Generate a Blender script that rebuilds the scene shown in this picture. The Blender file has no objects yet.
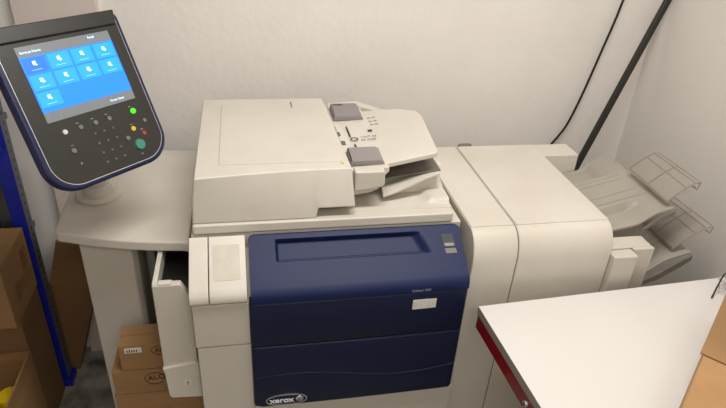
import bpy, bmesh, math, random
from mathutils import Vector, Matrix, Euler
random.seed(4)
S = bpy.context.scene
COL = S.collection

# ------------------------------------------------------------------ materials
def lin(c):
    r = []
    for v in c:
        v /= 255.0
        r.append(v / 12.92 if v <= .04045 else ((v + .055) / 1.055) ** 2.4)
    return (*r, 1)

def mat(name, rgb, rough=.5, metal=0, noise=0, nscale=6, bump=0, bscale=200, spec=.5, emis=0, trans=0, alpha=1, rgb2=None, coat=0, detail=4, stretch=None):
    m = bpy.data.materials.new(name); m.use_nodes = True
    nt = m.node_tree; b = nt.nodes['Principled BSDF']
    b.inputs['Base Color'].default_value = lin(rgb)
    b.inputs['Roughness'].default_value = rough
    b.inputs['Metallic'].default_value = metal
    b.inputs['Specular IOR Level'].default_value = spec
    b.inputs['Transmission Weight'].default_value = trans
    b.inputs['Coat Weight'].default_value = coat
    b.inputs['Alpha'].default_value = alpha
    if emis:
        b.inputs['Emission Color'].default_value = lin(rgb)
        b.inputs['Emission Strength'].default_value = emis
    tc = nt.nodes.new('ShaderNodeTexCoord')
    src = tc.outputs['Object']
    if stretch:
        mp = nt.nodes.new('ShaderNodeMapping'); mp.inputs['Scale'].default_value = stretch
        nt.links.new(src, mp.inputs['Vector']); src = mp.outputs['Vector']
    if noise:
        n = nt.nodes.new('ShaderNodeTexNoise'); n.inputs['Scale'].default_value = nscale
        n.inputs['Detail'].default_value = detail
        nt.links.new(src, n.inputs['Vector'])
        mx = nt.nodes.new('ShaderNodeMix'); mx.data_type = 'RGBA'
        c2 = rgb2 if rgb2 else tuple(v * (1 - noise) for v in rgb)
        mx.inputs['A'].default_value = lin(rgb); mx.inputs['B'].default_value = lin(c2)
        mr = nt.nodes.new('ShaderNodeMapRange'); mr.inputs['From Min'].default_value = .38; mr.inputs['From Max'].default_value = .68
        nt.links.new(n.outputs['Fac'], mr.inputs['Value'])
        nt.links.new(mr.outputs['Result'], mx.inputs['Factor'])
        nt.links.new(mx.outputs['Result'], b.inputs['Base Color'])
    if bump:
        n = nt.nodes.new('ShaderNodeTexNoise'); n.inputs['Scale'].default_value = bscale; n.inputs['Detail'].default_value = 5
        nt.links.new(src, n.inputs['Vector'])
        bp = nt.nodes.new('ShaderNodeBump'); bp.inputs['Strength'].default_value = bump; bp.inputs['Distance'].default_value = .004
        nt.links.new(n.outputs['Fac'], bp.inputs['Height']); nt.links.new(bp.outputs['Normal'], b.inputs['Normal'])
    return m

M = dict(
    wall=mat('wall_paint', (232, 227, 221), .75, noise=.03, nscale=2.5, bump=.42, bscale=40),
    wall_r=mat('side_wall_paint', (226, 221, 214), .6, noise=.02, nscale=1.5, bump=.1, bscale=25),
    pil=mat('pilaster_paint', (216, 204, 197), .7, noise=.02),
    ceil=mat('ceiling_paint', (220, 216, 208), .8, noise=.02),
    floor=mat('worn_concrete', (165, 162, 152), .7, noise=.4, nscale=9, rgb2=(70, 68, 60), bump=.4, bscale=60),
    cream=mat('cream_plastic', (208, 202, 191), .42, noise=.05, nscale=5, rgb2=(200, 193, 180), bump=.05, bscale=900),
    cream2=mat('cream_plastic_body', (200, 194, 183), .42, noise=.05, nscale=3, rgb2=(193, 186, 174), bump=.04, bscale=900),
    smudge=mat('worn_cream_plastic', (200, 192, 177), .5, noise=.1, nscale=28, rgb2=(192, 184, 168)),
    navy=mat('navy_plastic', (18, 31, 74), .5, spec=.3, noise=.05, nscale=8, bump=.04, bscale=1200),
    navyd=mat('navy_plastic_door_shaded', (12, 21, 54), .42, spec=.35, noise=.05, nscale=4, bump=.04, bscale=1200),  # doors' navy painted darker, as they catch less light than the slanted cover
    rim=mat('navy_rim', (17, 27, 68), .3),
    black=mat('charcoal_plastic', (38, 36, 32), .35, noise=.1, nscale=20),
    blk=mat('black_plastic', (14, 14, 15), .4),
    grey=mat('grey_guide_plastic', (138, 132, 130), .5, noise=.03),
    grey2=mat('grey_tray_plastic', (160, 153, 143), .5, noise=.05, nscale=6),
    winblk=mat('smoked_window', (70, 72, 76), .55, spec=.2),
    rimg=mat('tray_rim_plastic', (118, 112, 104), .5),
    grey3=mat('dark_grey_plastic', (92, 90, 86), .5),
    greysh=mat('output_tray_plastic', (112, 106, 97), .5),
    silver=mat('silver_trim', (200, 202, 205), .25, metal=.8),
    metal=mat('zinc_steel', (120, 128, 135), .4, metal=.7),
    white=mat('white_print', (235, 235, 235), .6),
    paper=mat('paper_label', (225, 220, 212), .7, noise=.12, nscale=120, rgb2=(205, 200, 193)),
    ink=mat('marker_ink', (35, 28, 24), .7),
    navyprint=mat('faint_white_print', (150, 158, 180), .6),
    card=mat('cardboard', (156, 119, 78), .85, noise=.1, nscale=4, bump=.12, bscale=120, stretch=(1, 1, 6)),
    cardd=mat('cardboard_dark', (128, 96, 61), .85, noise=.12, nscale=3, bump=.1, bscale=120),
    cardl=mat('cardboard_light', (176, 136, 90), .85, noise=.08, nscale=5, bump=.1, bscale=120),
    tape=mat('brown_tape', (132, 99, 62), .5),
    cblue=mat('blue_rack_paint', (18, 34, 150), .4, noise=.1, nscale=20),
    tabw=mat('white_laminate', (216, 212, 208), .32, noise=.015, nscale=3),
    tabe=mat('grey_edge_band', (150, 144, 134), .5),
    red=mat('red_lacquer', (142, 12, 18), .3, noise=.15, nscale=10),
    yellow=mat('yellow_cap_plastic', (232, 200, 20), .4),
    bottle=mat('white_bottle_plastic', (215, 210, 198), .4),
    teal=mat('teal_button', (60, 130, 115), .4),
    green=mat('green_led', (60, 235, 30), .4, emis=1.2),
    yel=mat('amber_button', (215, 180, 60), .4),
    redb=mat('red_button', (160, 60, 50), .4),
    gbut=mat('grey_button', (112, 110, 106), .4),
    wbut=mat('white_button', (205, 205, 205), .4),
    scr=mat('lit_screen_blue', (24, 118, 236), .3, emis=.85),
    scrt=mat('lit_tile_blue', (30, 142, 240), .3, emis=.9),
    scrd=mat('lit_tile_selected', (28, 100, 240), .3, emis=.9),
    scrg=mat('lit_screen_grey', (104, 108, 112), .3, emis=.6),
    scrw=mat('lit_screen_white', (190, 222, 245), .3, emis=1.0),
    lamp=mat('lamp_diffuser', (255, 236, 208), .5, emis=1),
    clear=mat('clear_plastic_film', (235, 232, 232), .12, trans=.9, alpha=.45),
    wire=mat('clear_tray_plastic', (178, 170, 160), .35, trans=.25, alpha=.72),
    wiree=mat('clear_tray_edge', (146, 138, 128), .35),
    purple=mat('violet_plastic', (62, 56, 84), .4),
)

# ------------------------------------------------------------------ mesh helpers
def obj(name, bm, m, parent=None, bevel=0, seg=2, smooth=True, angle=35):
    me = bpy.data.meshes.new(name)
    bmesh.ops.recalc_face_normals(bm, faces=bm.faces[:])
    bm.to_mesh(me); bm.free()
    if isinstance(m, (list, tuple)):
        for q in m: me.materials.append(q)
    else: me.materials.append(m)
    o = bpy.data.objects.new(name, me); COL.objects.link(o)
    if smooth:
        for p in me.polygons: p.use_smooth = True
        try: me.set_sharp_from_angle(angle=math.radians(angle))
        except Exception: pass
    if bevel:
        b = o.modifiers.new('bevel', 'BEVEL'); b.width = bevel; b.segments = seg; b.limit_method = 'ANGLE'
        b.angle_limit = math.radians(30); b.harden_normals = True
    if parent:
        o.parent = parent
        par = parent; off = Vector((0, 0, 0))
        o.matrix_parent_inverse = WM[parent.name].inverted()
    WM[o.name] = Matrix.Identity(4) if not parent else Matrix.Identity(4)
    return o
WM = {}

def empty(name, loc, label, cat, group=None, mw=None):
    o = bpy.data.objects.new(name, None); COL.objects.link(o)
    o.empty_display_size = .05
    mw = mw if mw is not None else Matrix.Translation(loc)
    o.matrix_world = mw; WM[o.name] = mw.copy()
    tag(o, label, cat, group); return o

def tag(o, label=None, cat=None, group=None, kind=None):
    if label: o['label'] = label
    if cat: o['category'] = cat
    if group: o['group'] = group
    if kind: o['kind'] = kind
    return o

def box(bm, x0, x1, y0, y1, z0, z1, mi=0, M4=None):
    v = [bm.verts.new((x, y, z)) for z in (z0, z1) for y in (y0, y1) for x in (x0, x1)]
    if M4 is not None:
        for q in v: q.co = M4 @ q.co
    for f in ((0, 2, 3, 1), (4, 5, 7, 6), (0, 1, 5, 4), (2, 6, 7, 3), (0, 4, 6, 2), (1, 3, 7, 5)):
        g = bm.faces.new([v[i] for i in f]); g.material_index = mi
    return bm

def bx(*a, **k): return box(bmesh.new(), *a, **k)

def prism(bm, pts, axis, a, b, M4=None):
    """polygon pts in the two other axes, extruded from a to b along axis"""
    def mk(p, t):
        if axis == 0: c = (t, p[0], p[1])
        elif axis == 1: c = (p[0], t, p[1])
        else: c = (p[0], p[1], t)
        c = Vector(c)
        return bm.verts.new(M4 @ c if M4 is not None else c)
    A = [mk(p, a) for p in pts]; B = [mk(p, b) for p in pts]; n = len(pts)
    bm.faces.new(A); bm.faces.new(B[::-1])
    for i in range(n):
        bm.faces.new((A[i], A[(i + 1) % n], B[(i + 1) % n], B[i]))
    return bm

def cyl(bm, p0, p1, r0, r1=None, n=20, caps=True):
    p0, p1 = Vector(p0), Vector(p1); r1 = r0 if r1 is None else r1
    d = (p1 - p0).normalized(); u = d.orthogonal().normalized(); w = d.cross(u)
    A = []; B = []
    for i in range(n):
        a = 2 * math.pi * i / n; k = u * math.cos(a) + w * math.sin(a)
        A.append(bm.verts.new(p0 + k * r0)); B.append(bm.verts.new(p1 + k * r1))
    for i in range(n): bm.faces.new((A[i], A[(i + 1) % n], B[(i + 1) % n], B[i]))
    if caps: bm.faces.new(A[::-1]); bm.faces.new(B)
    return bm

def tube(bm, pts, r, n=10):
    pts = [Vector(p) for p in pts]; rings = []
    u = None
    for i, p in enumerate(pts):
        d = (pts[min(i + 1, len(pts) - 1)] - pts[max(i - 1, 0)]).normalized()
        if u is None: u = d.orthogonal().normalized()
        else: u = (u - d * u.dot(d)).normalized()
        w = d.cross(u)
        rings.append([bm.verts.new(p + (u * math.cos(2 * math.pi * k / n) + w * math.sin(2 * math.pi * k / n)) * r) for k in range(n)])
    for a, b in zip(rings, rings[1:]):
        for k in range(n): bm.faces.new((a[k], a[(k + 1) % n], b[(k + 1) % n], b[k]))
    bm.faces.new(rings[0][::-1]); bm.faces.new(rings[-1])
    return bm

def sheet(bm, xs, ys, fn, th):
    """closed slab: top surface fn(u,v)->Vector on a grid, bottom = th below in z"""
    T = [[bm.verts.new(fn(x, y)) for y in ys] for x in xs]
    B = [[bm.verts.new(Vector(fn(x, y)) - Vector(th)) for y in ys] for x in xs]
    nx, ny = len(xs), len(ys)
    for i in range(nx - 1):
        for j in range(ny - 1):
            bm.faces.new((T[i][j], T[i + 1][j], T[i + 1][j + 1], T[i][j + 1]))
            bm.faces.new((B[i][j], B[i][j + 1], B[i + 1][j + 1], B[i + 1][j]))
    for i in range(nx - 1):
        bm.faces.new((T[i][0], B[i][0], B[i + 1][0], T[i + 1][0]))
        bm.faces.new((T[i][-1], T[i + 1][-1], B[i + 1][-1], B[i][-1]))
    for j in range(ny - 1):
        bm.faces.new((T[0][j], T[0][j + 1], B[0][j + 1], B[0][j]))
        bm.faces.new((T[-1][j], B[-1][j], B[-1][j + 1], T[-1][j + 1]))
    return bm

def rrect(x0, x1, y0, y1, r, n=6, corners=(1, 1, 1, 1)):
    """bl, br, tr, tl"""
    out = []
    for (cx, cy, a0, k) in ((x0, y0, 180, 0), (x1, y0, 270, 1), (x1, y1, 0, 2), (x0, y1, 90, 3)):
        rr = r * corners[k]
        if rr <= 0: out.append((cx, cy)); continue
        ox = cx + (rr if cx == x0 else -rr); oy = cy + (rr if cy == y0 else -rr)
        for i in range(n + 1):
            a = math.radians(a0 + 90 * i / n); out.append((ox + rr * math.cos(a), oy + rr * math.sin(a)))
    return out

def text(name, body, size, M4, m, parent, depth=.0004, align='LEFT', sx=1.0, bold=False):
    c = bpy.data.curves.new(name, 'FONT'); c.body = body; c.size = size; c.extrude = depth
    c.align_x = align; c.align_y = 'CENTER'
    if bold: c.offset = size * .025
    t = bpy.data.objects.new(name + '_tmp', c); COL.objects.link(t)
    dg = bpy.context.evaluated_depsgraph_get(); dg.update()
    me = bpy.data.meshes.new_from_object(t.evaluated_get(dg)); bpy.data.objects.remove(t)
    me.transform(Matrix.Diagonal((sx, 1, 1, 1))); me.transform(M4)
    me.name = name; me.materials.clear(); me.materials.append(m)
    o = bpy.data.objects.new(name, me); COL.objects.link(o)
    o.parent = parent; o.matrix_parent_inverse = WM[parent.name].inverted(); WM[o.name] = Matrix.Identity(4)
    return o

def frame(o, ex, ey):
    ex = Vector(ex).normalized(); ey = Vector(ey); ey = (ey - ex * ey.dot(ex)).normalized(); ez = ex.cross(ey)
    m = Matrix((ex, ey, ez)).transposed().to_4x4(); m.translation = Vector(o); return m

def smooth(t):
    t = max(0, min(1, t)); return t * t * (3 - 2 * t)
def lsp(a, b, n): return [a + (b - a) * i / (n - 1) for i in range(n)]

# ------------------------------------------------------------------ camera
f, PX, PY = 590., 363., 204.
yaw, pitch, roll = [math.radians(a) for a in (12.62, 30.06, 3.74)]
fw = Vector((math.sin(yaw) * math.cos(pitch), math.cos(yaw) * math.cos(pitch), -math.sin(pitch)))
r_ = Vector((math.cos(yaw), -math.sin(yaw), 0)); u_ = r_.cross(fw)
r2 = math.cos(roll) * r_ + math.sin(roll) * u_; u2 = -math.sin(roll) * r_ + math.cos(roll) * u_
cam = bpy.data.cameras.new('camera'); co = bpy.data.objects.new('camera', cam); COL.objects.link(co)
mw = Matrix((r2, u2, -fw)).transposed().to_4x4(); mw.translation = Vector((.148, -1.117, 1.76)); co.matrix_world = mw
cam.sensor_width = 36; cam.lens = f * 36 / 726; cam.clip_start = .02
S.camera = co

# ------------------------------------------------------------------ room
WY = .82; WX = 1.62; LX = -1.7; FY = -2.6; CZ = 2.7
def struct(name, bm, m): return tag(obj(name, bm, m, smooth=False), kind='structure')
struct('floor', bx(LX - .1, WX + .1, FY - .1, WY + .1, -.1, 0), M['floor'])
struct('ceiling', bx(LX - .1, WX + .1, FY - .1, WY + .1, CZ, CZ + .1), M['ceil'])
struct('wall_back', bx(LX, WX, WY, WY + .1, 0, CZ), M['wall'])
struct('wall_right', bx(WX, WX + .1, FY - .1, WY + .1, 0, CZ), M['wall_r'])
struct('wall_left', bx(LX - .1, LX, FY - .1, WY + .1, 0, CZ), M['wall'])
struct('wall_front', bx(LX, WX, FY - .1, FY, 0, CZ), M['wall'])
p = obj('trim_1', bx(-.50, -.268, WY - .03, WY + .002, 0, CZ), M['pil'], bevel=.002); tag(p, kind='structure')

# ceiling lamps
def ceiling_lamp(x, y, power, label):
    t = empty('ceiling_light', (x, y, CZ), label, 'ceiling light')
    bm = bx(x - .62, x + .62, y - .16, y + .16, CZ - .05, CZ - .0005)
    obj('housing', bm, M['white'], t, bevel=.004)
    obj('diffuser', bx(x - .60, x + .60, y - .14, y + .14, CZ - .062, CZ - .0505), M['lamp'], t, bevel=.004)
    L = bpy.data.lights.new('lamp_glow', 'AREA'); L.shape = 'RECTANGLE'; L.size = 1.2; L.size_y = .28; L.energy = power
    L.color = (1.0, .972, .935)
    o = bpy.data.objects.new('lamp_glow', L); COL.objects.link(o); o.location = (x, y, CZ - .07)
    return t
ceiling_lamp(.62, -.30, 28.5, 'long ceiling lamp over the printer')
ceiling_lamp(.40, -1.95, 16, 'long ceiling lamp behind the viewer')

# ------------------------------------------------------------------ printer
P = empty('multifunction_printer', (.345, .34, 0), 'large cream office copier with navy blue front doors and scanner on top', 'printer')
# cabinet (profile in y,z)
prof = [(.016, .02), (.016, .838), (.045, .846), (.123, .915), (.123, .958), (.62, .958), (.62, .02)]
obj('cabinet', prism(bmesh.new(), prof, 0, .006, .693), M['cream2'], P, bevel=.003)
obj('base_plinth', bx(.03, .67, .05, .6, 0, .022), M['blk'], P)
def slab_profile(off=0.0):
    return [(-.006, .838), (-.010, .846), (-.010, .862), (-.002, .876), (.010, .886), (.1165, .9585)]
def cap(name, x0, x1, m):
    o = [(.014, .846), (-.004, .846), (-.010, .851), (-.011, .862), (-.006, .873), (.004, .882), (.117, .9570), (.121, .945), (.03, .87)]
    return obj(name, prism(bmesh.new(), o, 0, x0, x1), m, P, bevel=.002)
cap('corner_cap', .0015, .0455, M['cream'])
c = cap('corner_cover', .0475, .1335, M['cream'])
# worn pad on the corner cover
n = Vector((0, -(.9565 - .878), .113)).normalized()
Ms = frame((.058, .022, .8925), (1, 0, 0), (0, .113, .0785))
obj('worn_pad', prism(bmesh.new(), rrect(0, .062, 0, .09, .006), 2, -.002, .0022, Ms), M['smudge'], c)
obj('left_panel', bx(.0045, .137, -.004, .03, .7125, .843), M['cream2'], P, bevel=.003)
obj('left_lower_panel', bx(.0075, .138, -.003, .03, .30, .7095), M['cream2'], P, bevel=.003)
obj('paper_drawer', bx(.0085, .69, -.003, .03, .245, .297), M['cream2'], P, bevel=.003)
obj('paper_drawer', bx(.0085, .69, -.003, .03, .04, .242), M['cream2'], P, bevel=.003)
obj('lower_fascia', bx(.1365, .69, -.0028, .03, .30, .484), M['cream2'], P, bevel=.003)

# navy upper cover with the hand recess: grid over (x, path)
def bow(x):                                     # the front bulges gently
    k = (x - .137) / (.683 - .137)
    return -.003 * math.sin(math.pi * max(0, min(1, k))) ** .8
def upper(x, s):
    # s 0 (top, back) .. 1 (bottom edge)
    e0 = max(0, .158 - x) / .016 if x < .158 else max(0, x - .669) / .014
    s0 = .055 * (1 - math.sqrt(max(0, 1 - min(1, e0) ** 2)))
    s = s0 + (1 - s0) * s
    path = [(0, .113, .9555), (.60, .008, .884), (.68, -.006, .874), (.74, -.012, .865), (.80, -.014, .857), (1.0, -.014, .8435)]
    for a, b in zip(path, path[1:]):
        if s <= b[0] + 1e-9:
            t = (s - a[0]) / (b[0] - a[0]); y = a[1] + (b[1] - a[1]) * t; z = a[2] + (b[2] - a[2]) * t; break
    y += bow(x) * smooth((s) / .6)
    # recess
    t = s / .60
    xl = .205; xr = .572 + .04 * max(0, min(1, (t - .1) / .7))
    fx = smooth((x - xl) / .008) * smooth((xr - x) / (.008 + .012))
    ft = smooth((t - .10) / .05) * (1 - smooth((t - .50) / .07)) if t < .57 else 0
    # shallow tail in front of the lip
    d = .017 * fx * ft
    nn = Vector((0, .0755, -.109)).normalized()
    return Vector((x, y, z)) + nn * d
xs = sorted(set([.142, .1425, .1435, .145, .147, .150, .154] + lsp(.158, .669, 60) + [.673, .677, .680, .682, .200, .205, .209, .213, .218, .679, .683]))
ss = [0, .02, .045, .06, .065, .07, .078, .086, .094, .11, .14, .18, .22, .26, .29, .30, .308, .316, .324, .332, .342, .36, .4, .45, .5, .55, .6, .64, .68, .71, .74, .77, .80, .9, 1.0]
UC = obj('upper_cover', sheet(bmesh.new(), xs, ss, upper, (0, -.012, .004)), M['navy'], P, angle=40)
# front doors, bowed; outline rounded at the bottom left
def door(name, z0, z1, m, rbl=0.0):
    def fn(x, z):
        return Vector((x, -.013 + bow(x), z))
    bm = bmesh.new()
    xs = [.138, .1385, .1395, .141] + lsp(.145, .675, 40) + [.679, .681, .6815, .682]
    cols = []
    for x in xs:
        e = 0.0
        if rbl and x < .138 + rbl: e = rbl - math.sqrt(max(0, rbl ** 2 - (.138 + rbl - x) ** 2))
        if rbl and x > .682 - rbl * .5: rr = rbl * .5; e = rr - math.sqrt(max(0, rr ** 2 - (x - .682 + rr) ** 2))
        cols.append((x, z0 + e))
    edge = .004
    T = []
    for x, zb in cols:
        dx = min(x - .138, .682 - x); ey = .004 * (1 - smooth(dx / edge)) 
        row = []
        for t, q in ((0, .004), (.012, .001), (.03, 0), (.5, 0), (.97, 0), (.988, .001), (1, .004)):
            z = zb + (z1 - zb) * t
            row.append(bm.verts.new((x, -.013 + bow(x) + max(q, ey), z)))
        T.append(row)
    B = [[bm.verts.new((x, .02, zb)), bm.verts.new((x, .02, z1))] for x, zb in cols]
    for i in range(len(cols) - 1):
        for j in range(6): bm.faces.new((T[i][j], T[i + 1][j], T[i + 1][j + 1], T[i][j + 1]))
        bm.faces.new((T[i][0], B[i][0], B[i + 1][0], T[i + 1][0])); bm.faces.new((T[i][6], T[i + 1][6], B[i + 1][1], B[i][1]))
        bm.faces.new((B[i][0], B[i][1], B[i + 1][1], B[i + 1][0]))
    bm.faces.new([*T[0][::-1], B[0][0], B[0][1]]); bm.faces.new([*T[-1], B[-1][1], B[-1][0]])
    return obj(name, bm, m, P, angle=50)
D1 = door('front_door', .7075, .8415, M['navyd'])
D2 = door('lower_front_door', .490, .7050, M['navyd'], rbl=.02)
# sculpted wave line low on the door
bm = bmesh.new(); pts = []
for i in range(41):
    k = i / 40; x = .141 + .538 * k
    z = .592 + .016 * math.sin(k * 2 * math.pi * .95 + .35) - .008 * k
    pts.append((x, -.0123 + bow(x), z))
tube(bm, pts, .0015, 8); obj('wave_ridge', bm, M['navyd'], D2)
# emblem: oval ring, lettering, ball
def onface(x, z, off=.0): return Vector((x, -.0134 + bow(x) - off, z))
cx, cz = .222, .514
ca = math.atan2(bow(.25) - bow(.20), .05)
FE = frame((cx, -.0136 + bow(cx), cz), (math.cos(ca), math.sin(ca), 0), (0, 0, 1))
bm = bmesh.new()
N = 48; ring = []
for i in range(N):
    a = 2 * math.pi * i / N
    ring.append((math.copysign(abs(math.cos(a)) ** .8, math.cos(a)) * .054, math.copysign(abs(math.sin(a)) ** .9, math.sin(a)) * .0195))
for w, h0, h1 in ((1, 0, 0),):
    O = [bm.verts.new(FE @ Vector((x, y, .0012))) for x, y in ring]
    I = [bm.verts.new(FE @ Vector((x * .955, y * .87, .0012))) for x, y in ring]
    O2 = [bm.verts.new(FE @ Vector((x, y, -.002))) for x, y in ring]
    I2 = [bm.verts.new(FE @ Vector((x * .955, y * .87, -.002))) for x, y in ring]
    for i in range(N):
        j = (i + 1) % N
        bm.faces.new((O[i], O[j], I[j], I[i])); bm.faces.new((O[i], O2[i], O2[j], O[j])); bm.faces.new((I[i], I[j], I2[j], I2[i])); bm.faces.new((O2[i], I2[i], I2[j], O2[j]))
EM = obj('emblem_ring', bm, M['silver'], D2)
text('emblem_lettering', 'xerox', .0245, FE @ Matrix.Translation((-.044, -.001, .001)), M['white'], D2, sx=1.05, bold=True)
bm = bmesh.new(); bmesh.ops.create_uvsphere(bm, u_segments=20, v_segments=12, radius=.0105)
for v in bm.verts: v.co = FE @ Vector((v.co.x + .034, v.co.y, v.co.z * .25 + .0005))
obj('emblem_ball', bm, M['silver'], D2)
bm = bmesh.new()
for a, s in ((.5, 1), (-.5, -1)):
    tube(bm, [FE @ Vector((.034 + .0095 * t, .0035 * math.sin(a + 2.2 * t) , .0042 - .002 * t * t)) for t in lsp(-.9, .9, 9)], .0011, 6)
obj('emblem_band', bm, M['grey3'], D2)
# model lettering above the seam
Ft = frame((.533, -.0142 + bow(.56), .8505), (1, .02, 0), (0, 0, 1))
text('model_lettering', 'Colour 560', .0105, Ft @ Matrix.Translation((0, 0, .0004)), M['navyprint'], UC)
# paper sticker on door
Fk = frame((.570, -.0132 + bow(.568), .806), (1, .03, .0), (0, 0, 1))
st = obj('sticker', prism(bmesh.new(), rrect(-.031, .031, -.0145, .0145, .001), 2, -.001, .0009, Fk), M['paper'], D1)
st['label'] = 'small white paper sticker'
# status window on the right of the upper cover
def onslope(x, s, off=0): return upper(x, s) + Vector((0, -.0755, .109)).normalized() * off
Fd = frame(onslope(.645, .20), (1, 0, 0), Vector(upper(.645, .1)) - Vector(upper(.645, .5)))
pl = obj('status_window', prism(bmesh.new(), [(-.0165, .017), (.0135, .017), (.0175, -.018), (-.0145, -.018)], 2, -.002, .0014, Fd), M['winblk'], UC)
obj('status_label', prism(bmesh.new(), [(-.013, -.022), (.016, -.022), (.018, -.036), (-.011, -.036)], 2, -.002, .0010, Fd), M['greysh'], UC)
obj('window_text', prism(bmesh.new(), [(-.012, -.008), (.0125, -.008), (.0135, -.0165), (-.0115, -.0165)], 2, 0, .0018, Fd), M['grey'], pl)

# scanner base: slab with pocket
base_pts = [(.012, .12), (.667, .12), (.689, .30), (.700, .60), (.010, .60)]
SB = obj('scanner_base', prism(bmesh.new(), base_pts, 2, .9605, .986), M['cream'], P, bevel=.004)
# raised right bed with pocket around output area
bm = bmesh.new()
def bed(x, y):
    z = .987
    z += .034 * smooth((y - .262) / .012) * smooth((x - .42) / .02)
    z += .012 * smooth((x - (.605 + (y - .18) * -.1)) / .022) * smooth((y - .172) / .01)
    z += .020 * smooth((x - .50) / .16) * smooth((y - .262) / .012)
    return Vector((x, y, z))
sheet(bm, lsp(.41, .672, 40), [.150, .16, .17, .172, .175, .18, .19, .22, .25, .262, .265, .268, .272, .278, .3, .35, .45, .59], bed, (0, 0, .012))
obj('exit_bed', bm, M['cream'], SB, angle=60)

# document feeder
def feeder_body():
    bm = bmesh.new(); cols = []
    for k in lsp(0, 1, 26):
        x = .012 + (.4085 - .012) * k
        cols.append(x)
    cols = sorted(set(cols + [.3095, .3135, .3157]))
    V = []
    for x in cols:
        k = (x - .012) / .3965
        zb = .9865 if x <= .3096 else min(1.014, .9865 + (x - .3095) * 5)
        zt = 1.108; xt = .0245 + .3635 * k
        if k < .001 or k > .999: pass
        yf = .128; yt = .130 + .030 * math.sin(min(1, k * 1.1) * math.pi / 2)
        V.append([bm.verts.new((x, yf, zb)), bm.verts.new((xt * .35 + x * .65, yf + (yt - yf) * .30, 1.05)), bm.verts.new((xt + .013 * k, yt, zt)), bm.verts.new((xt, .650, zt)), bm.verts.new((x, .650, zb))])
    for a, b in zip(V, V[1:]):
        for q in range(5): bm.faces.new((a[q], b[q], b[(q + 1) % 5], a[(q + 1) % 5]))
    bm.faces.new(V[0]); bm.faces.new(V[-1][::-1])
    return bm
DF = obj('document_feeder', feeder_body(), M['cream'], P, bevel=.004, seg=3, angle=30)
def lid(x, y): return Vector((x, y, 1.1105))
LD = obj('feeder_cover', sheet(bmesh.new(), lsp(.080, .382, 6), lsp(.196, .590, 6), lid, (0, 0, .006)), M['cream'], DF, bevel=.0015)
obj('latch_mark', bx(.285, .288, .565, .612, 1.1, 1.1115), M['grey3'], DF)
obj('indicator_light', prism(bmesh.new(), rrect(.376, .384, .182, .190, .002), 2, 1.1, 1.1092), M['yel'], DF)
# throat (flat deck beyond the lid)
TH = obj('feed_deck', prism(bmesh.new(), [(.385, 1.058), (.385, 1.092), (.50, 1.0985), (.50, 1.085), (.46, 1.045)], 1, .175, .62), M['cream'], DF, bevel=.002)
obj('deck_lip', bx(.400, .412, .27, .45, 1.0905, 1.0985), M['cream'], TH, bevel=.001)
# front cheek with curved belly
ck = [(.4085, 1.098), (.484, 1.098), (.4855, 1.060)] + [(.4085 + .075 * (1 - k), 1.056 - .010 * math.sin(k * math.pi / 2)) for k in lsp(.05, 1, 8)]
obj('feeder_cheek', prism(bmesh.new(), ck, 1, .152, .188), M['cream'], DF, bevel=.003)
ck2 = [(.4085, 1.045), (.476, 1.052), (.470, 1.042), (.45, 1.034), (.4085, 1.028)]
obj('cheek_lower', prism(bmesh.new(), ck2, 1, .162, .186), M['cream'], DF, bevel=.003)
# input tray with chamfered end
def tray(x, y):
    return Vector((x, y, 1.0975 + (x - .49) * .13))
it = [(.49, .195), (.49, .56), (.60, .540), (.655, .505), (.662, .46), (.640, .225), (.634, .213)]
bm = bmesh.new()
A = [bm.verts.new(tray(x, y)) for x, y in it]; B = [bm.verts.new(tray(x, y) - Vector((0, 0, .014))) for x, y in it]
bm.faces.new(A); bm.faces.new(B[::-1])
for i in range(len(it)): bm.faces.new((A[i], A[(i + 1) % len(it)], B[(i + 1) % len(it)], B[i]))
IT = obj('input_tray', bm, M['cream'], DF, bevel=.003)
# paper guides: wedge with flat top flag
def guide(y0, y1, flip):
    pr = [(.402, 1.095), (.4035, 1.113), (.408, 1.1165), (.478, 1.1175), (.488, 1.113), (.493, 1.097)]
    bm = bmesh.new()
    yf, yb = y0, y1
    A = [bm.verts.new((x, yf, z if z < 1.1 else z - .006)) for x, z in pr]
    Bv = [bm.verts.new((x, yb, z)) for x, z in pr]
    bm.faces.new(A); bm.faces.new(Bv[::-1])
    for i in range(len(pr)): bm.faces.new((A[i], A[(i + 1) % len(pr)], Bv[(i + 1) % len(pr)], Bv[i]))
    return obj('document_guide', bm, M['grey'], DF, bevel=.003)
g1 = guide(.490, .580, 0); g2 = guide(.192, .262, 1)
# printed marks on deck
Fdk = lambda x, y: frame((x, y, 1.0945 + (x - .385) * .0565), (1, 0, .0565), (0, 1, 0))
for (x, y, w, h) in ((.432, .405, .004, .07), (.436, .296, .004, .045), (.494, .402, .012, .009)):
    obj('guide_mark', prism(bmesh.new(), rrect(-w / 2, w / 2, -h / 2, h / 2, .0008), 2, 0, .0016, Fdk(x, y)), M['blk'], TH)
obj('size_mark', prism(bmesh.new(), rrect(-.006, .006, -.012, .012, .001), 2, 0, .0046, Fdk(.400, .385)), M['grey3'], TH)
obj('size_mark', prism(bmesh.new(), rrect(-.006, .006, -.012, .012, .001), 2, 0, .0046, Fdk(.405, .325)), M['grey3'], TH)
bm = bmesh.new()
for i in range(24):
    a0 = 2 * math.pi * i / 24; a1 = 2 * math.pi * (i + 1) / 24
    q = [bm.verts.new(Fdk(.440, .350) @ Vector((r * math.cos(a), r * 1.1 * math.sin(a), .0018))) for r, a in ((.011, a0), (.011, a1), (.0075, a1), (.0075, a0))]
    bm.faces.new(q)
bmesh.ops.remove_doubles(bm, verts=bm.verts[:], dist=.0002)
obj('feed_symbol', bm, M['blk'], TH, smooth=False)
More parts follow.
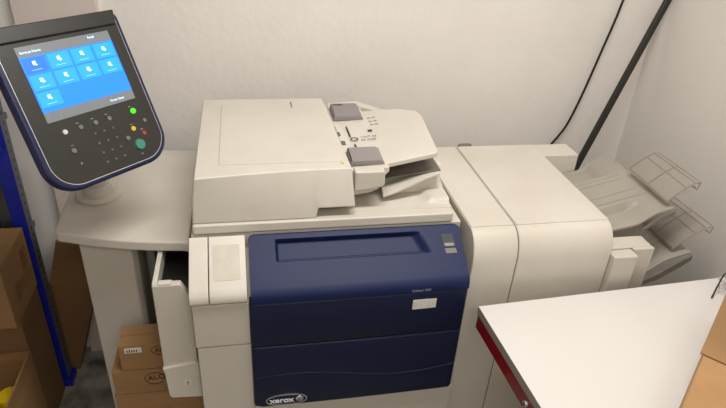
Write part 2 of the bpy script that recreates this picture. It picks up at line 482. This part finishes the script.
for dy in (.363, .343): text('feed_text', '11x17 A3' if dy > .35 else '25 100%', .012, Fdk(.458, dy) @ Matrix.Translation((0, 0, .0012)), M['grey'], TH)
Ftr = lambda x, y: frame(tray(x, y), (1, 0, .13), (0, 1, 0))
for dy in (.445, .47, .495): text('tray_text', 'A4 A3', .010, Ftr(.502, dy) @ Matrix.Translation((0, 0, .0012)), M['grey'], IT)
text('guide_text', 'MAX', .013, frame((.412, .566, 1.1178), (1, 0, 0), (0, 1, 0)), M['blk'], g1)
# paper exit tray under the input tray (dark, sloping) with a pale curved rim
def ex(x, y):
    t = (x - .41) / .25
    return Vector((x, y, 1.022 + .038 * t + .004 * math.sin(t * math.pi)))
obj('exit_tray', sheet(bmesh.new(), lsp(.412, .655, 14), lsp(.225, .56, 6), ex, (0, 0, .004)), M['greysh'], DF)
def rim(x, v):
    t = (x - .488) / .172; z = 1.010 + .046 * smooth(t * .9 + .05)
    return Vector((x + .004 * v, .186 + .04 * v + .03 * t, z + .004 * v))
obj('exit_rim', sheet(bmesh.new(), lsp(.492, .652, 16), lsp(0, 1, 4), rim, (0, 0, .007)), M['cream'], DF, bevel=.001)
def skirt(x, v):
    t = (x - .488) / .172; z = 1.016 + .046 * smooth(t * .9 + .05)
    return Vector((x + .002, .200 + .03 * t + .055 * v * (1 - .3 * t), z - (z - 1.0) * 0 - .0 - (.0) + (-.02) * (1 - v)))
obj('exit_block', prism(bmesh.new(), [(.50, .987), (.50, 1.000), (.56, 1.012), (.61, 1.030), (.640, 1.038), (.652, 1.036), (.660, .987)], 1, .235, .58), M['cream'], DF, bevel=.003)
obj('hinge_rail', prism(bmesh.new(), [(.40, 1.02), (.40, 1.100), (.49, 1.108), (.64, 1.06), (.65, 1.02)], 1, .585, .625), M['cream'], DF, bevel=.004)

# open side tray hanging left of the cabinet
SD = obj('side_tray', bx(-.084, -.072, .040, .30, .58, .882), M['cream'], P, bevel=.002)
obj('side_tray_front', prism(bmesh.new(), [(-.084, .58), (-.084, .8795), (-.020, .8795), (.000, .84), (.000, .58)], 1, .036, .056), M['cream2'], SD, bevel=.003)
obj('side_tray_back', bx(-.071, -.001, .285, .30, .58, .86), M['cream2'], SD, bevel=.003)
obj('side_tray_rib', bx(-.070, -.040, .037, .054, .8797, .883), M['cream'], SD, bevel=.001)
obj('side_tray_well_shade', bx(-.0715, -.002, .0565, .284, .58, .845), M['blk'], SD)  # black block fills the tray in place of its shaded hollow
obj('side_tray_foot', prism(bmesh.new(), [(-.087, .622), (-.083, .606), (-.079, .524), (-.072, .516), (.004, .510), (.004, .632), (-.006, .636)], 1, .028, .112), M['cream'], SD, bevel=.003)
sl = obj('tray_number_label', bx(-.038, -.020, .0265, .0278, .558, .576), M['paper'], SD)
text('tray_number', '5', .016, frame((-.033, .0262, .567), (1, 0, 0), (0, 0, 1)), M['grey3'], SD)

# ------------------------------------------------------------------ side shelf with leg
SH = empty('side_shelf', (-.18, .42, 0), 'cream shelf unit on the left of the printer carrying the touch panel', 'shelf')
top = [(-.338, .250), (-.33, .238)] + [(-.33 + .322 * k, .238 - .078 * k - .014 * math.sin(math.pi * k)) for k in lsp(.08, .95, 10)] + [(-.004, .156), (-.004, .70), (-.13, .712), (-.20, .66), (-.345, .46)]
obj('shelf_top', prism(bmesh.new(), top, 2, .886, .916), M['cream'], SH, bevel=.006, seg=3)
obj('leg_panel', prism(bmesh.new(), [(-.295, .27), (-.160, .232), (-.148, .25), (-.148, .60), (-.285, .64)], 2, 0, .885), M['cream2'], SH, bevel=.006)
obj('side_bracket', bx(-.130, -.108, .262, .30, 0.0, .885), M['metal'], SH, bevel=.003)

# ------------------------------------------------------------------ touch panel
yw, tl = math.radians(44.25), math.radians(63.98)
ex_ = Vector((math.cos(yw), math.sin(yw), 0)); hh = Vector((-math.sin(yw), math.cos(yw), 0)); up = hh * math.cos(tl) + Vector((0, 0, 1)) * math.sin(tl)
FP = frame((-.300, .163, 1.399), ex_, up)
TP = empty('control_panel', (-.27, .43, .9165), 'navy and black touch panel with lit blue screen on an arm above the shelf', 'control panel')
def pp(pts, z0, z1): return prism(bmesh.new(), [(x, -y) for x, y in pts], 2, z0, z1, FP)
def prr(x0, x1, y0, y1, r, corners=(1, 1, 1, 1)): return [(x, y) for x, y in rrect(x0, x1, y0, y1, r, 10, corners)]
hs = obj('housing', pp(prr(-.046, .254, -.040, .309, .066, (.25, .25, 1, 1)), -.034, -.004), M['rim'], TP, bevel=.008, seg=4)
obj('trim_line', pp(prr(-.0345, .2425, -.040, .2985, .059, (.2, .2, 1, 1)), -.005, -.0022), M['silver'], hs)
fc = obj('face_plate', pp(prr(-.0325, .2405, -.041, .2965, .057, (.2, .2, 1, 1)), -.006, 0), M['black'], TP, bevel=.001)
obj('visor', pp([(-.034, -.042), (.242, -.042), (.236, -.010), (-.026, -.010)], -.003, .007), M['black'], TP, bevel=.003)
sc = obj('screen', pp(prr(0, .211, 0, .158, .001), -.002, .0012), M['scrg'], TP); sc['label'] = 'lit touchscreen'
obj('screen_field', pp(prr(.0, .211, .0215, .137, .0005), .0012, .0015), M['scr'], sc)
for i, (cx_, cy_) in enumerate([(c, r) for r in range(3) for c in range(4)]):
    if cy_ == 2 and cx_ > 0: continue
    x0 = .0035 + cx_ * .0525; y0 = .0245 + cy_ * .0355
    mm = M['scrd'] if (cx_ == 0 and cy_ == 0) else M['scrt']
    tlo = obj('screen_tile', pp(prr(x0, x0 + .0465, y0, y0 + .031, .001), .0015, .0018), mm, sc)
    bm = bmesh.new()
    ix = x0 + .023; iy = y0 + .013
    prism(bm, [(x, -y) for x, y in rrect(ix - .004, ix + .003, iy - .006, iy + .002, .001)], 2, .0018, .0021, FP)
    if (cx_ + cy_) % 2: prism(bm, [(x, -y) for x, y in rrect(ix - .001, ix + .005, iy - .001, iy + .004, .002)], 2, .0018, .0022, FP)
    else: prism(bm, [(ix + .001, -(iy + .001)), (ix + .006, -(iy + .002)), (ix + .001, -(iy + .0045))], 2, .0018, .0022, FP)
    prism(bm, [(x, -y) for x, y in rrect(x0 + .012, x0 + .034, y0 + .0247, y0 + .0252, .0002)], 2, .0018, .0020, FP)
    obj('screen_icon', bm, M['scrw'], sc)
ft = lambda x, y: FP @ Matrix.Translation((x, -y, .0016))
text('screen_text', 'Services Home', .0072, ft(.006, .0125), M['scrw'], sc)
text('screen_text', 'Ready', .0065, ft(.158, .0075), M['scrw'], sc)
text('screen_text', 'Power Saver', .0068, ft(.150, .149), M['scrw'], sc)
def button(x, y, r, m, h=.003, lab=None, name='button'):
    bm = bmesh.new(); cyl(bm, FP @ Vector((x, -y, -.001)), FP @ Vector((x, -y, h)), r, r * .85, 24)
    o = obj(name, bm, m, fc, bevel=.0006)
    if lab: o['label'] = lab
    return o
button(.026, .184, .0058, M['wbut'], lab='white round button')
for x in (.062, .097, .131): button(x, .184, .0056, M['gbut'])
button(.193, .184, .0066, M['green'], lab='lit green button')
button(.211, .212, .0052, M['gbut']); button(.176, .222, .0062, M['yel'], lab='amber button'); button(.197, .239, .0062, M['redb'], lab='dull red button')
button(.154, .238, .0056, M['gbut']); button(.176, .260, .0135, M['teal'], .005, lab='large teal start button'); button(.027, .226, .0062, M['gbut'])
for r in range(4):
    for c_ in range(3):
        button(.086 + c_ * .022, .206 + r * .022, .0026, M['gbut'], .002, name='number_key')
text('button_mark', 'x', .012, ft(.028, .255) @ Matrix.Translation((0, 0, -.001)), M['navyprint'], fc)
for x, y in ((.055, .173), (.09, .173), (.124, .173), (.185, .172), (.172, .211), (.192, .228), (.025, .214), (.17, .281)):
    obj('button_mark', pp(prr(x, x + .006, y, y + .0014, .0004), 0, .0006), M['navyprint'], fc)
# neck and base plate
bk = FP @ Vector((.10, -.16, -.034))
bm = bmesh.new(); tube(bm, [(-.262, .425, .925), (-.262, .425, 1.02), (-.25, .40, 1.10), Vector(bk) + (FP.to_3x3() @ Vector((0, 0, -.03))), bk], .027, 20)
obj('arm', bm, M['cream2'], TP)
bm = bmesh.new(); cyl(bm, (-.262, .425, .9162), (-.262, .425, .930), .062, .056, 40); obj('arm_base', bm, M['cream'], TP, bevel=.003)
bm = bmesh.new(); cyl(bm, (-.262, .425, .928), (-.262, .425, .952), .044, .034, 40); obj('arm_collar', bm, M['cream2'], TP, bevel=.003)

# ------------------------------------------------------------------ finisher
F = empty('finisher', (.95, .3, 0), 'cream paper finisher with grey output trays right of the printer', 'finisher')
fprof = [(.034, 0.02), (.030, .60), (.030, .885)] + [(.030 + .052 * (1 - math.cos(a)), .885 + .080 * math.sin(a)) for a in lsp(.15, math.pi / 2, 8)] + [(.565, .965), (.565, .02)]
obj('left_body', prism(bmesh.new(), fprof, 0, .702, .8235), M['cream'], F, bevel=.003)
obj('main_body', prism(bmesh.new(), fprof, 0, .826, 1.096), M['cream'], F, bevel=.004)
obj('lid_seam', prism(bmesh.new(), [(y + .004 if y < .5 else y, z - .003 if z > .5 else z) for y, z in fprof], 0, .8225, .827), M['grey3'], F)
obj('top_lid', bx(.828, 1.0945, .080, .562, .964, .9675), M['cream'], F, bevel=.0015)
obj('left_lid', bx(.704, .8215, .080, .562, .964, .9675), M['cream'], F, bevel=.0015)
obj('rear_body', bx(1.0965, 1.223, .478, .566, .02, .965), M['cream'], F, bevel=.003)
obj('rear_cap', prism(bmesh.new(), rrect(.838, .885, .5665, .590, .01), 2, .94, .9665), M['greysh'], F, bevel=.003)
obj('castor_plinth', bx(.73, 1.18, .08, .53, 0, .02), M['blk'], F)
obj('exit_frame', bx(1.097, 1.105, .14, .477, .02, .86), M['cream2'], F, bevel=.002)
ff = [(.0, 0)]
obj('side_housing', bx(1.0975, 1.168, .012, .050, .10, .887), M['cream2'], F, bevel=.004)
obj('side_housing_rear', bx(1.097, 1.233, .051, .104, .10, .891), M['cream2'], F, bevel=.004)
obj('side_step', bx(1.170, 1.233, .038, .0505, .10, .891), M['cream2'], F, bevel=.002)

def otray(name, x0, x1, y0, y1, z0, z1, dip):
    def fn(x, y):
        k = (x - x0) / (x1 - x0); v = (y - y0) / (y1 - y0)
        z = z0 + (z1 - z0) * k
        low = 1 - smooth((k - .50) / .30)
        edge = max(1 - smooth((v - .20) / .05), smooth((v - .70) / .05))
        z -= dip * edge * (low * smooth(k * 6) ) * (.5 + .5 * k)
        for c in (.30, .40, .60, .66): z -= .008 * math.exp(-((v - c) / .0055) ** 2) * (1 - smooth((k - .8) / .1))
        # front hook: rounded end lip
        z -= .006 * smooth((k - .96) / .04)
        z -= .007 * smooth((v - .70) / .015) * (1 - smooth((v - .965) / .015)) * (1 - smooth((k - .62) / .05))
        z -= .005 * smooth((v - .03) / .015) * (1 - smooth((v - .24) / .015)) * (1 - smooth((k - .80) / .05))
        return Vector((x + .0 * v, y, z))
    vs = sorted(set(lsp(0, 1, 241)))
    return obj(name, sheet(bmesh.new(), lsp(x0, x1, 30), [y0 + (y1 - y0) * v for v in vs], fn, (0, 0, .006)), M['grey2'], F, angle=60)
T1 = otray('output_tray', 1.102, 1.340, .130, .472, .900, .962, .030)
T2 = otray('output_tray', 1.102, 1.455, .130, .472, .700, .800, .045)
def rims(t, x, y0, y1, z):
    pass
# deep curved front rims under tray ends
def flange(parent, pts, th):
    bm = bmesh.new(); A = []; n = len(pts)
    prism(bm, pts, 1, th[0], th[1]); return obj('tray_rim', bm, M['rimg'], parent, bevel=.001)
flange(T1, [(1.250, .896), (1.275, .918), (1.30, .938), (1.338, .953), (1.340, .942), (1.315, .928), (1.290, .914), (1.26, .892)], (.124, .1295))
flange(T2, [(1.30, .700), (1.36, .730), (1.41, .765), (1.455, .790), (1.457, .772), (1.42, .742), (1.36, .705), (1.30, .684)], (.124, .1295))
# clear extension flaps
def ext(parent, pts, th=.0035):
    (a, b, c, d) = [Vector(q) for q in pts]   # a,b near tray (front, back); d,c far
    def fn(u, v):
        q = a.lerp(b, v).lerp(d.lerp(c, v), u)
        q.z += .006 * math.sin(u * math.pi) - .010 * smooth((u - .80) / .2)
        return q
    e = obj('extension_flap', sheet(bmesh.new(), lsp(0, 1, 16), lsp(0, 1, 5), fn, (0, 0, th)), M['wire'], parent)
    e['label'] = 'translucent tray extension'
    bm = bmesh.new()
    for v in (0, 1, .5): tube(bm, [fn(u, v) for u in lsp(0, 1, 16)], .0022, 6)
    for u in (.02, .55, .80, 1): tube(bm, [fn(u, v) for v in lsp(0, 1, 5)], .0018, 6)
    # drop at the end
    for v in (0, .5, 1): tube(bm, [fn(1, v), fn(1, v) - Vector((.004, 0, .022))], .0018, 6)
    tube(bm, [fn(1, v) - Vector((.004, 0, .022)) for v in lsp(0, 1, 5)], .0018, 6)
    obj('flap_frame', bm, M['wiree'], e)
ext(T1, [(1.31, .140, .975), (1.31, .33, .985), (1.372, .30, 1.060), (1.385, .125, 1.052)])
ext(T2, [(1.40, .150, .800), (1.40, .33, .800), (1.475, .30, .905), (1.487, .125, .900)])

# ------------------------------------------------------------------ white table with red apron
T = empty('work_table', (1.15, -.45, 0), 'white laminate table with red apron at lower right', 'table')
RT = Matrix.Translation((.708, -.034, 0)) @ Matrix.Rotation(math.radians(2.8), 4, 'Z')
bm = bx(0, .84, -.95, 0, .775, .800, M4=RT)
for f_ in bm.faces:
    pass
to = obj('tabletop', bm, [M['tabw'], M['tabe']], T, bevel=.0015)
to.data.polygons.foreach_set('material_index', [0 if abs(p.normal.z) > .5 else 1 for p in to.data.polygons])
ap = obj('side_apron', bx(.001, .020, -.93, -.003, .733, .7745, M4=RT), M['red'], T, bevel=.002)
obj('back_apron', bx(.30, .82, -.03, -.012, .735, .7745, M4=RT), M['red'], T, bevel=.002)
for x, y in ((.79, -.09), (.79, -.86), (.45, -.86), (.45, -.09)):
    obj('leg', bx(x - .02, x + .02, y - .02, y + .02, 0, .7745, M4=RT), M['metal'], T, bevel=.003)
bm = bmesh.new(); lk = RT @ Vector((.001, -.280, .757)); cyl(bm, lk, lk + Vector((-.006, 0, 0)), .0085, .008, 20)
obj('lock', bm, M['silver'], ap, bevel=.0008)
bm = bmesh.new(); cyl(bm, lk + Vector((-.006, 0, 0)), lk + Vector((-.0068, 0, 0)), .004, .004, 14); obj('keyhole', bm, M['blk'], ap)

# cardboard box on the table
Mb = Matrix.Translation((1.03, -.395, .8008)) @ Matrix.Rotation(math.radians(40.5), 4, 'Z')
CB = empty('cardboard_box', (1.2, -.45, .8008), 'light brown cardboard box on the white table', 'box')
CB['label'] = 'light brown cardboard box lying on the white table at lower right'
Mb = Matrix.Translation((.86, -.540, .8008)) @ Matrix.Rotation(math.radians(40.4), 4, 'Z')
obj('carton_body', bx(0, .57, -.30, 0, 0, .096, M4=Mb), M['cardl'], CB, bevel=.002)
obj('carton_flap', bx(.285, .568, -.28, .006, .0965, .1005, M4=Mb), M['card'], CB, bevel=.001)
obj('carton_flap', bx(.002, .278, -.28, -.002, .0965, .0995, M4=Mb), M['cardl'], CB, bevel=.001)

# crumpled clear packet at the back corner of the table
PK = empty('plastic_packet', (1.43, -.075, .801), 'crumpled clear plastic packet with a dark wire at the back of the white table', 'packet')
bm = bmesh.new(); bmesh.ops.create_icosphere(bm, subdivisions=4, radius=1)
for v in bm.verts:
    c0 = v.co.copy(); k = 1 + .28 * math.sin(7 * c0.x + 3 * c0.y) * math.cos(6 * c0.z + 4 * c0.y) + random.uniform(-.05, .05)
    v.co = Vector((1.445 + .055 * c0.x * k, -.085 + .055 * c0.y * k, max(.8012, .828 + .034 * c0.z * k)))
obj('film', bm, M['clear'], PK, smooth=False)
bm = bmesh.new(); bmesh.ops.create_icosphere(bm, subdivisions=3, radius=1)
for v in bm.verts:
    c0 = v.co.copy(); v.co = Vector((1.450 + .028 * c0.x, -.10 + .022 * c0.y * (1 + .3 * c0.x), .8145 + .012 * c0.z))
obj('contents', bm, M['purple'], PK)
bm = bmesh.new(); tube(bm, [(1.352, -.082, .8035), (1.372, -.066, .822), (1.40, -.045, .848), (1.418, -.040, .852), (1.435, -.05, .842), (1.45, -.07, .826)], .0022, 8)
obj('wire', bm, M['blk'], PK)

# ------------------------------------------------------------------ cartons below the shelf
def carton(name, x0, x1, y0, y1, z0, z1, m, label, group=None, rot=0):
    t = empty(name, ((x0 + x1) / 2, (y0 + y1) / 2, z0), label, 'box', group)
    R4 = Matrix.Translation((x0, y0, 0)) @ Matrix.Rotation(math.radians(rot), 4, 'Z') @ Matrix.Translation((-x0, -y0, 0))
    b = obj('carton_body', bx(x0, x1, y0, y1, z0, z1 - .003, M4=R4), m, t, bevel=.003)
    ym = (y0 + y1) / 2
    obj('carton_flap', bx(x0, x1, y0, ym - .001, z1 - .003, z1, M4=R4), m, t, bevel=.001)
    obj('carton_flap', bx(x0, x1, ym + .001, y1, z1 - .003, z1, M4=R4), m, t, bevel=.001)
    return t, R4
def ringmark(parent, c, rx, rz, tl=0):
    bm = bmesh.new(); tube(bm, [Vector(c) + Vector((rx * math.cos(a) * (1 + .05 * math.sin(3 * a)), 0, rz * math.sin(a))) for a in lsp(0, 2 * math.pi * 1.04, 40)], .0009, 6)
    obj('marker_ring', bm, M['ink'], parent)
b1, _ = carton('cardboard_box', -.209, -.092, .12, .20, .5375, .627, M['card'], 'small brown box with white label, on top of the stack under the shelf')
b2, _ = carton('cardboard_box', -.236, -.004, .118, .224, .4505, .5365, M['card'], 'brown box marked ALO in a ring, directly below the small labelled box')
b3, _ = carton('cardboard_box', -.240, -.002, .1175, .224, 0, .4495, M['card'], 'tall brown box at the bottom of the stack under the shelf')
obj('shipping_label', prism(bmesh.new(), rrect(-.193, -.150, .601, .618, .001), 1, .1188, .1200), M['paper'], b1)
bm = bmesh.new()
for i in range(5): box(bm, -.188 + i * .006, -.185 + i * .006, .1182, .1189, .604, .612)
obj('label_print', bm, M['ink'], b1)
ringmark(b1, (-.100, .1192, .603), .026, .016)
text('marker_writing', 'ALO', .020, frame((-.118, .1191, .603), (1, 0, .05), (0, 0, 1)), M['ink'], b1)
ringmark(b2, (-.128, .1172, .503), .026, .021)
text('marker_writing', 'ALO', .024, frame((-.147, .1171, .503), (1, 0, .12), (-.12, 0, 1)), M['ink'], b2)

# leaning flat carton
LC = empty('flat_carton', (-.52, .74, 0), 'flat brown carton leaning beside the blue rack post under the shelf', 'box')
a = math.radians(17); ux = Vector((math.sin(a), 0, math.cos(a))); vx = Vector((-math.cos(a), 0, math.sin(a)))
O = Vector((-.524, 0, .001))
pts = [O, O + ux * .575, O + ux * .575 + vx * .15, O + vx * .15]
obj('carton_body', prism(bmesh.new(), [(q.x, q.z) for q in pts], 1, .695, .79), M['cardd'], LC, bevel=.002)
pts = [O + ux * .395, O + ux * .455, O + ux * .455 + vx * .15, O + ux * .395 + vx * .15]
obj('tape_strip', prism(bmesh.new(), [(q.x, q.z) for q in pts], 1, .6935, .695), M['tape'], LC)

# ------------------------------------------------------------------ boxes by the rack
A_, _ = carton('cardboard_box', -.93, -.552, .385, .604, .4905, .712, M['card'], 'brown box at the left edge, topmost beside the blue rack post')
for y in (.44, .53):
    obj('tape_tab', prism(bmesh.new(), rrect(y, y + .045, .60 if y > .5 else .54, .67 if y > .5 else .60, .001), 0, -.552, -.5512), M['tape'], A_)
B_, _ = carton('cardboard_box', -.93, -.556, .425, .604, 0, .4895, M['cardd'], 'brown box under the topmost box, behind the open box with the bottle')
OC = empty('open_cardboard_box', (-.74, .28, 0), 'open brown cardboard box at lower left holding a yellow-capped bottle', 'box')
for nm, a6 in (('side_wall', (-.557, -.552, .13, .422, 0, .368)), ('side_wall', (-.93, -.925, .13, .422, 0, .368)), ('end_wall', (-.925, -.557, .417, .422, 0, .366)), ('end_wall', (-.925, -.557, .13, .135, 0, .366)), ('bottom', (-.925, -.557, .135, .417, 0, .006))):
    obj(nm, bx(*a6), M['card'], OC, bevel=.001)
BT = empty('bottle', (-.610, .335, .0065), 'white plastic bottle with a yellow cap inside the open box', 'bottle')
bx0, by0 = -.610, .335
def lathe(prof, c, n=32):
    bm = bmesh.new(); R = []
    for r, z in prof: R.append([bm.verts.new((c[0] + r * math.cos(2 * math.pi * i / n), c[1] + r * math.sin(2 * math.pi * i / n), z)) for i in range(n)])
    for p_, q_ in zip(R, R[1:]):
        for i in range(n): bm.faces.new((p_[i], p_[(i + 1) % n], q_[(i + 1) % n], q_[i]))
    bm.faces.new(R[0][::-1]); bm.faces.new(R[-1]); return bm
obj('bottle_body', lathe([(.040, .0068), (.045, .012), (.045, .20), (.040, .222), (.030, .232), (.030, .24)], (bx0, by0)), M['bottle'], BT)
cpp = [(.034, .2405), (.035, .243), (.035, .268), (.032, .273), (.020, .274)]
obj('cap', lathe(cpp, (bx0, by0)), M['yellow'], BT)

# blue rack
RK = empty('storage_rack', (-.56, .65, 0), 'blue steel storage rack with slotted upright at the left edge', 'rack')
bm = bx(-.585, -.543, .622, .6255, 0, 2.1)
post = obj('upright', bm, M['cblue'], RK, bevel=.0008)
obj('upright_side', bx(-.5465, -.543, .626, .668, 0, 2.1), M['metal'], post, bevel=.0005)
bm = bmesh.new()
for i in range(68):
    z = .05 + i * .03
    box(bm, -.5432, -.5427, .643, .650, z, z + .010)
s_ = obj('slots', bm, M['blk'], post); s_['kind'] = 'stuff'
obj('foot', bx(-.60, -.530, .612, .680, 0, .03), M['cblue'], RK, bevel=.003)
obj('shelf_beam', bx(-1.5, -.586, .628, .645, .955, 1.03), M['cblue'], RK, bevel=.003)
obj('beam_bracket', prism(bmesh.new(), [(-.66, .92), (-.552, .97), (-.552, 1.01), (-.66, 1.09)], 1, .606, .6215), M['cblue'], RK, bevel=.002)
obj('shelf_deck', bx(-1.5, -.586, .646, .80, 1.0, 1.02), M['metal'], RK, bevel=.002)
obj('shelf_deck', bx(-1.5, -.586, .646, .80, .60, .62), M['metal'], RK, bevel=.002)
obj('shelf_deck', bx(-1.5, -.60, .09, .80, 1.62, 1.64), M['metal'], RK, bevel=.002)  # unseen upper deck, added to shade the boxes at lower left
obj('shelf_beam', bx(-1.5, -.66, .07, .089, 1.58, 1.65), M['cblue'], RK, bevel=.003)  # unseen front beam of the added shading deck
obj('upright', bx(-.70, -.66, .06, .10, 0, 2.1), M['cblue'], RK, bevel=.002)  # this and the next upright, unseen, carry the added shading deck
obj('upright', bx(-1.55, -1.505, .06, .10, 0, 2.1), M['cblue'], RK, bevel=.002)
obj('upright', bx(-1.55, -1.505, .622, .668, 0, 2.1), M['cblue'], RK, bevel=.002)
BN = empty('storage_bin', (-.8, .72, .6205), 'black bin on the rack shelf behind the topmost brown box', 'bin')
obj('bin_body', prism(bmesh.new(), [(-.95, .621), (-.94, .80), (-.625, .80), (-.64, .621)], 1, .65, .795), M['blk'], BN, bevel=.01)
obj('bin_rim', prism(bmesh.new(), rrect(-.955, -.612, .646, .80, .01), 2, .8005, .812), M['black'], BN, bevel=.003)

# ------------------------------------------------------------------ pole and cable
d = (Vector((1.6, .764, 1.407)) - Vector((1.383, .70, .832)))
p0 = Vector((1.383, .70, .832)) - d * 1.43; p1 = Vector((1.383, .70, .832)) + d * 1.03
PL = frame(p0, d.cross(Vector((0, -1, 0))), d)
L_ = (p1 - p0).length
po = obj('pole', prism(bmesh.new(), rrect(-.011, .011, -.009, .009, .004), 1, 0, L_), M['black'])
# prism axis 1 -> points are (x,z)
po.data.transform(PL); tag(po, 'long black pole leaning into the room corner behind the finisher', 'pole')
bm = bmesh.new()
cp = [(1.24, .80, .45), (1.27, .80, .70), (1.300, .80, .83), (1.330, .80, .885), (1.352, .80, .925), (1.370, .80, .98), (1.392, .80, 1.07), (1.422, .80, 1.22), (1.45, .80, 1.37), (1.475, .80, 1.60), (1.48, .80, 2.1), (1.48, .80, 2.698)]
def cr(P_, n=6):
    P_ = [Vector(q) for q in P_]; o = []
    for i in range(len(P_) - 1):
        a0 = P_[max(i - 1, 0)]; a1 = P_[i]; a2 = P_[i + 1]; a3 = P_[min(i + 2, len(P_) - 1)]
        for k in range(n):
            t = k / n; o.append(.5 * ((2 * a1) + (a2 - a0) * t + (2 * a0 - 5 * a1 + 4 * a2 - a3) * t * t + (3 * a1 - a0 - 3 * a2 + a3) * t ** 3))
    return o + [P_[-1]]
tube(bm, cr(cp), .0042, 8)
tag(obj('cable', bm, M['blk']), 'thin black cable hanging down the back wall behind the finisher', 'cable')

# ------------------------------------------------------------------ world and view
w = bpy.data.worlds.new('world'); S.world = w; w.use_nodes = True
w.node_tree.nodes['Background'].inputs[0].default_value = (1, .95, .88, 1); w.node_tree.nodes['Background'].inputs[1].default_value = .1
S.view_settings.view_transform = 'Standard'; S.view_settings.look = 'None'
S.view_settings.gamma = 1; S.view_settings.exposure = 0
try: S.view_settings.use_curve_mapping = False
except Exception: pass
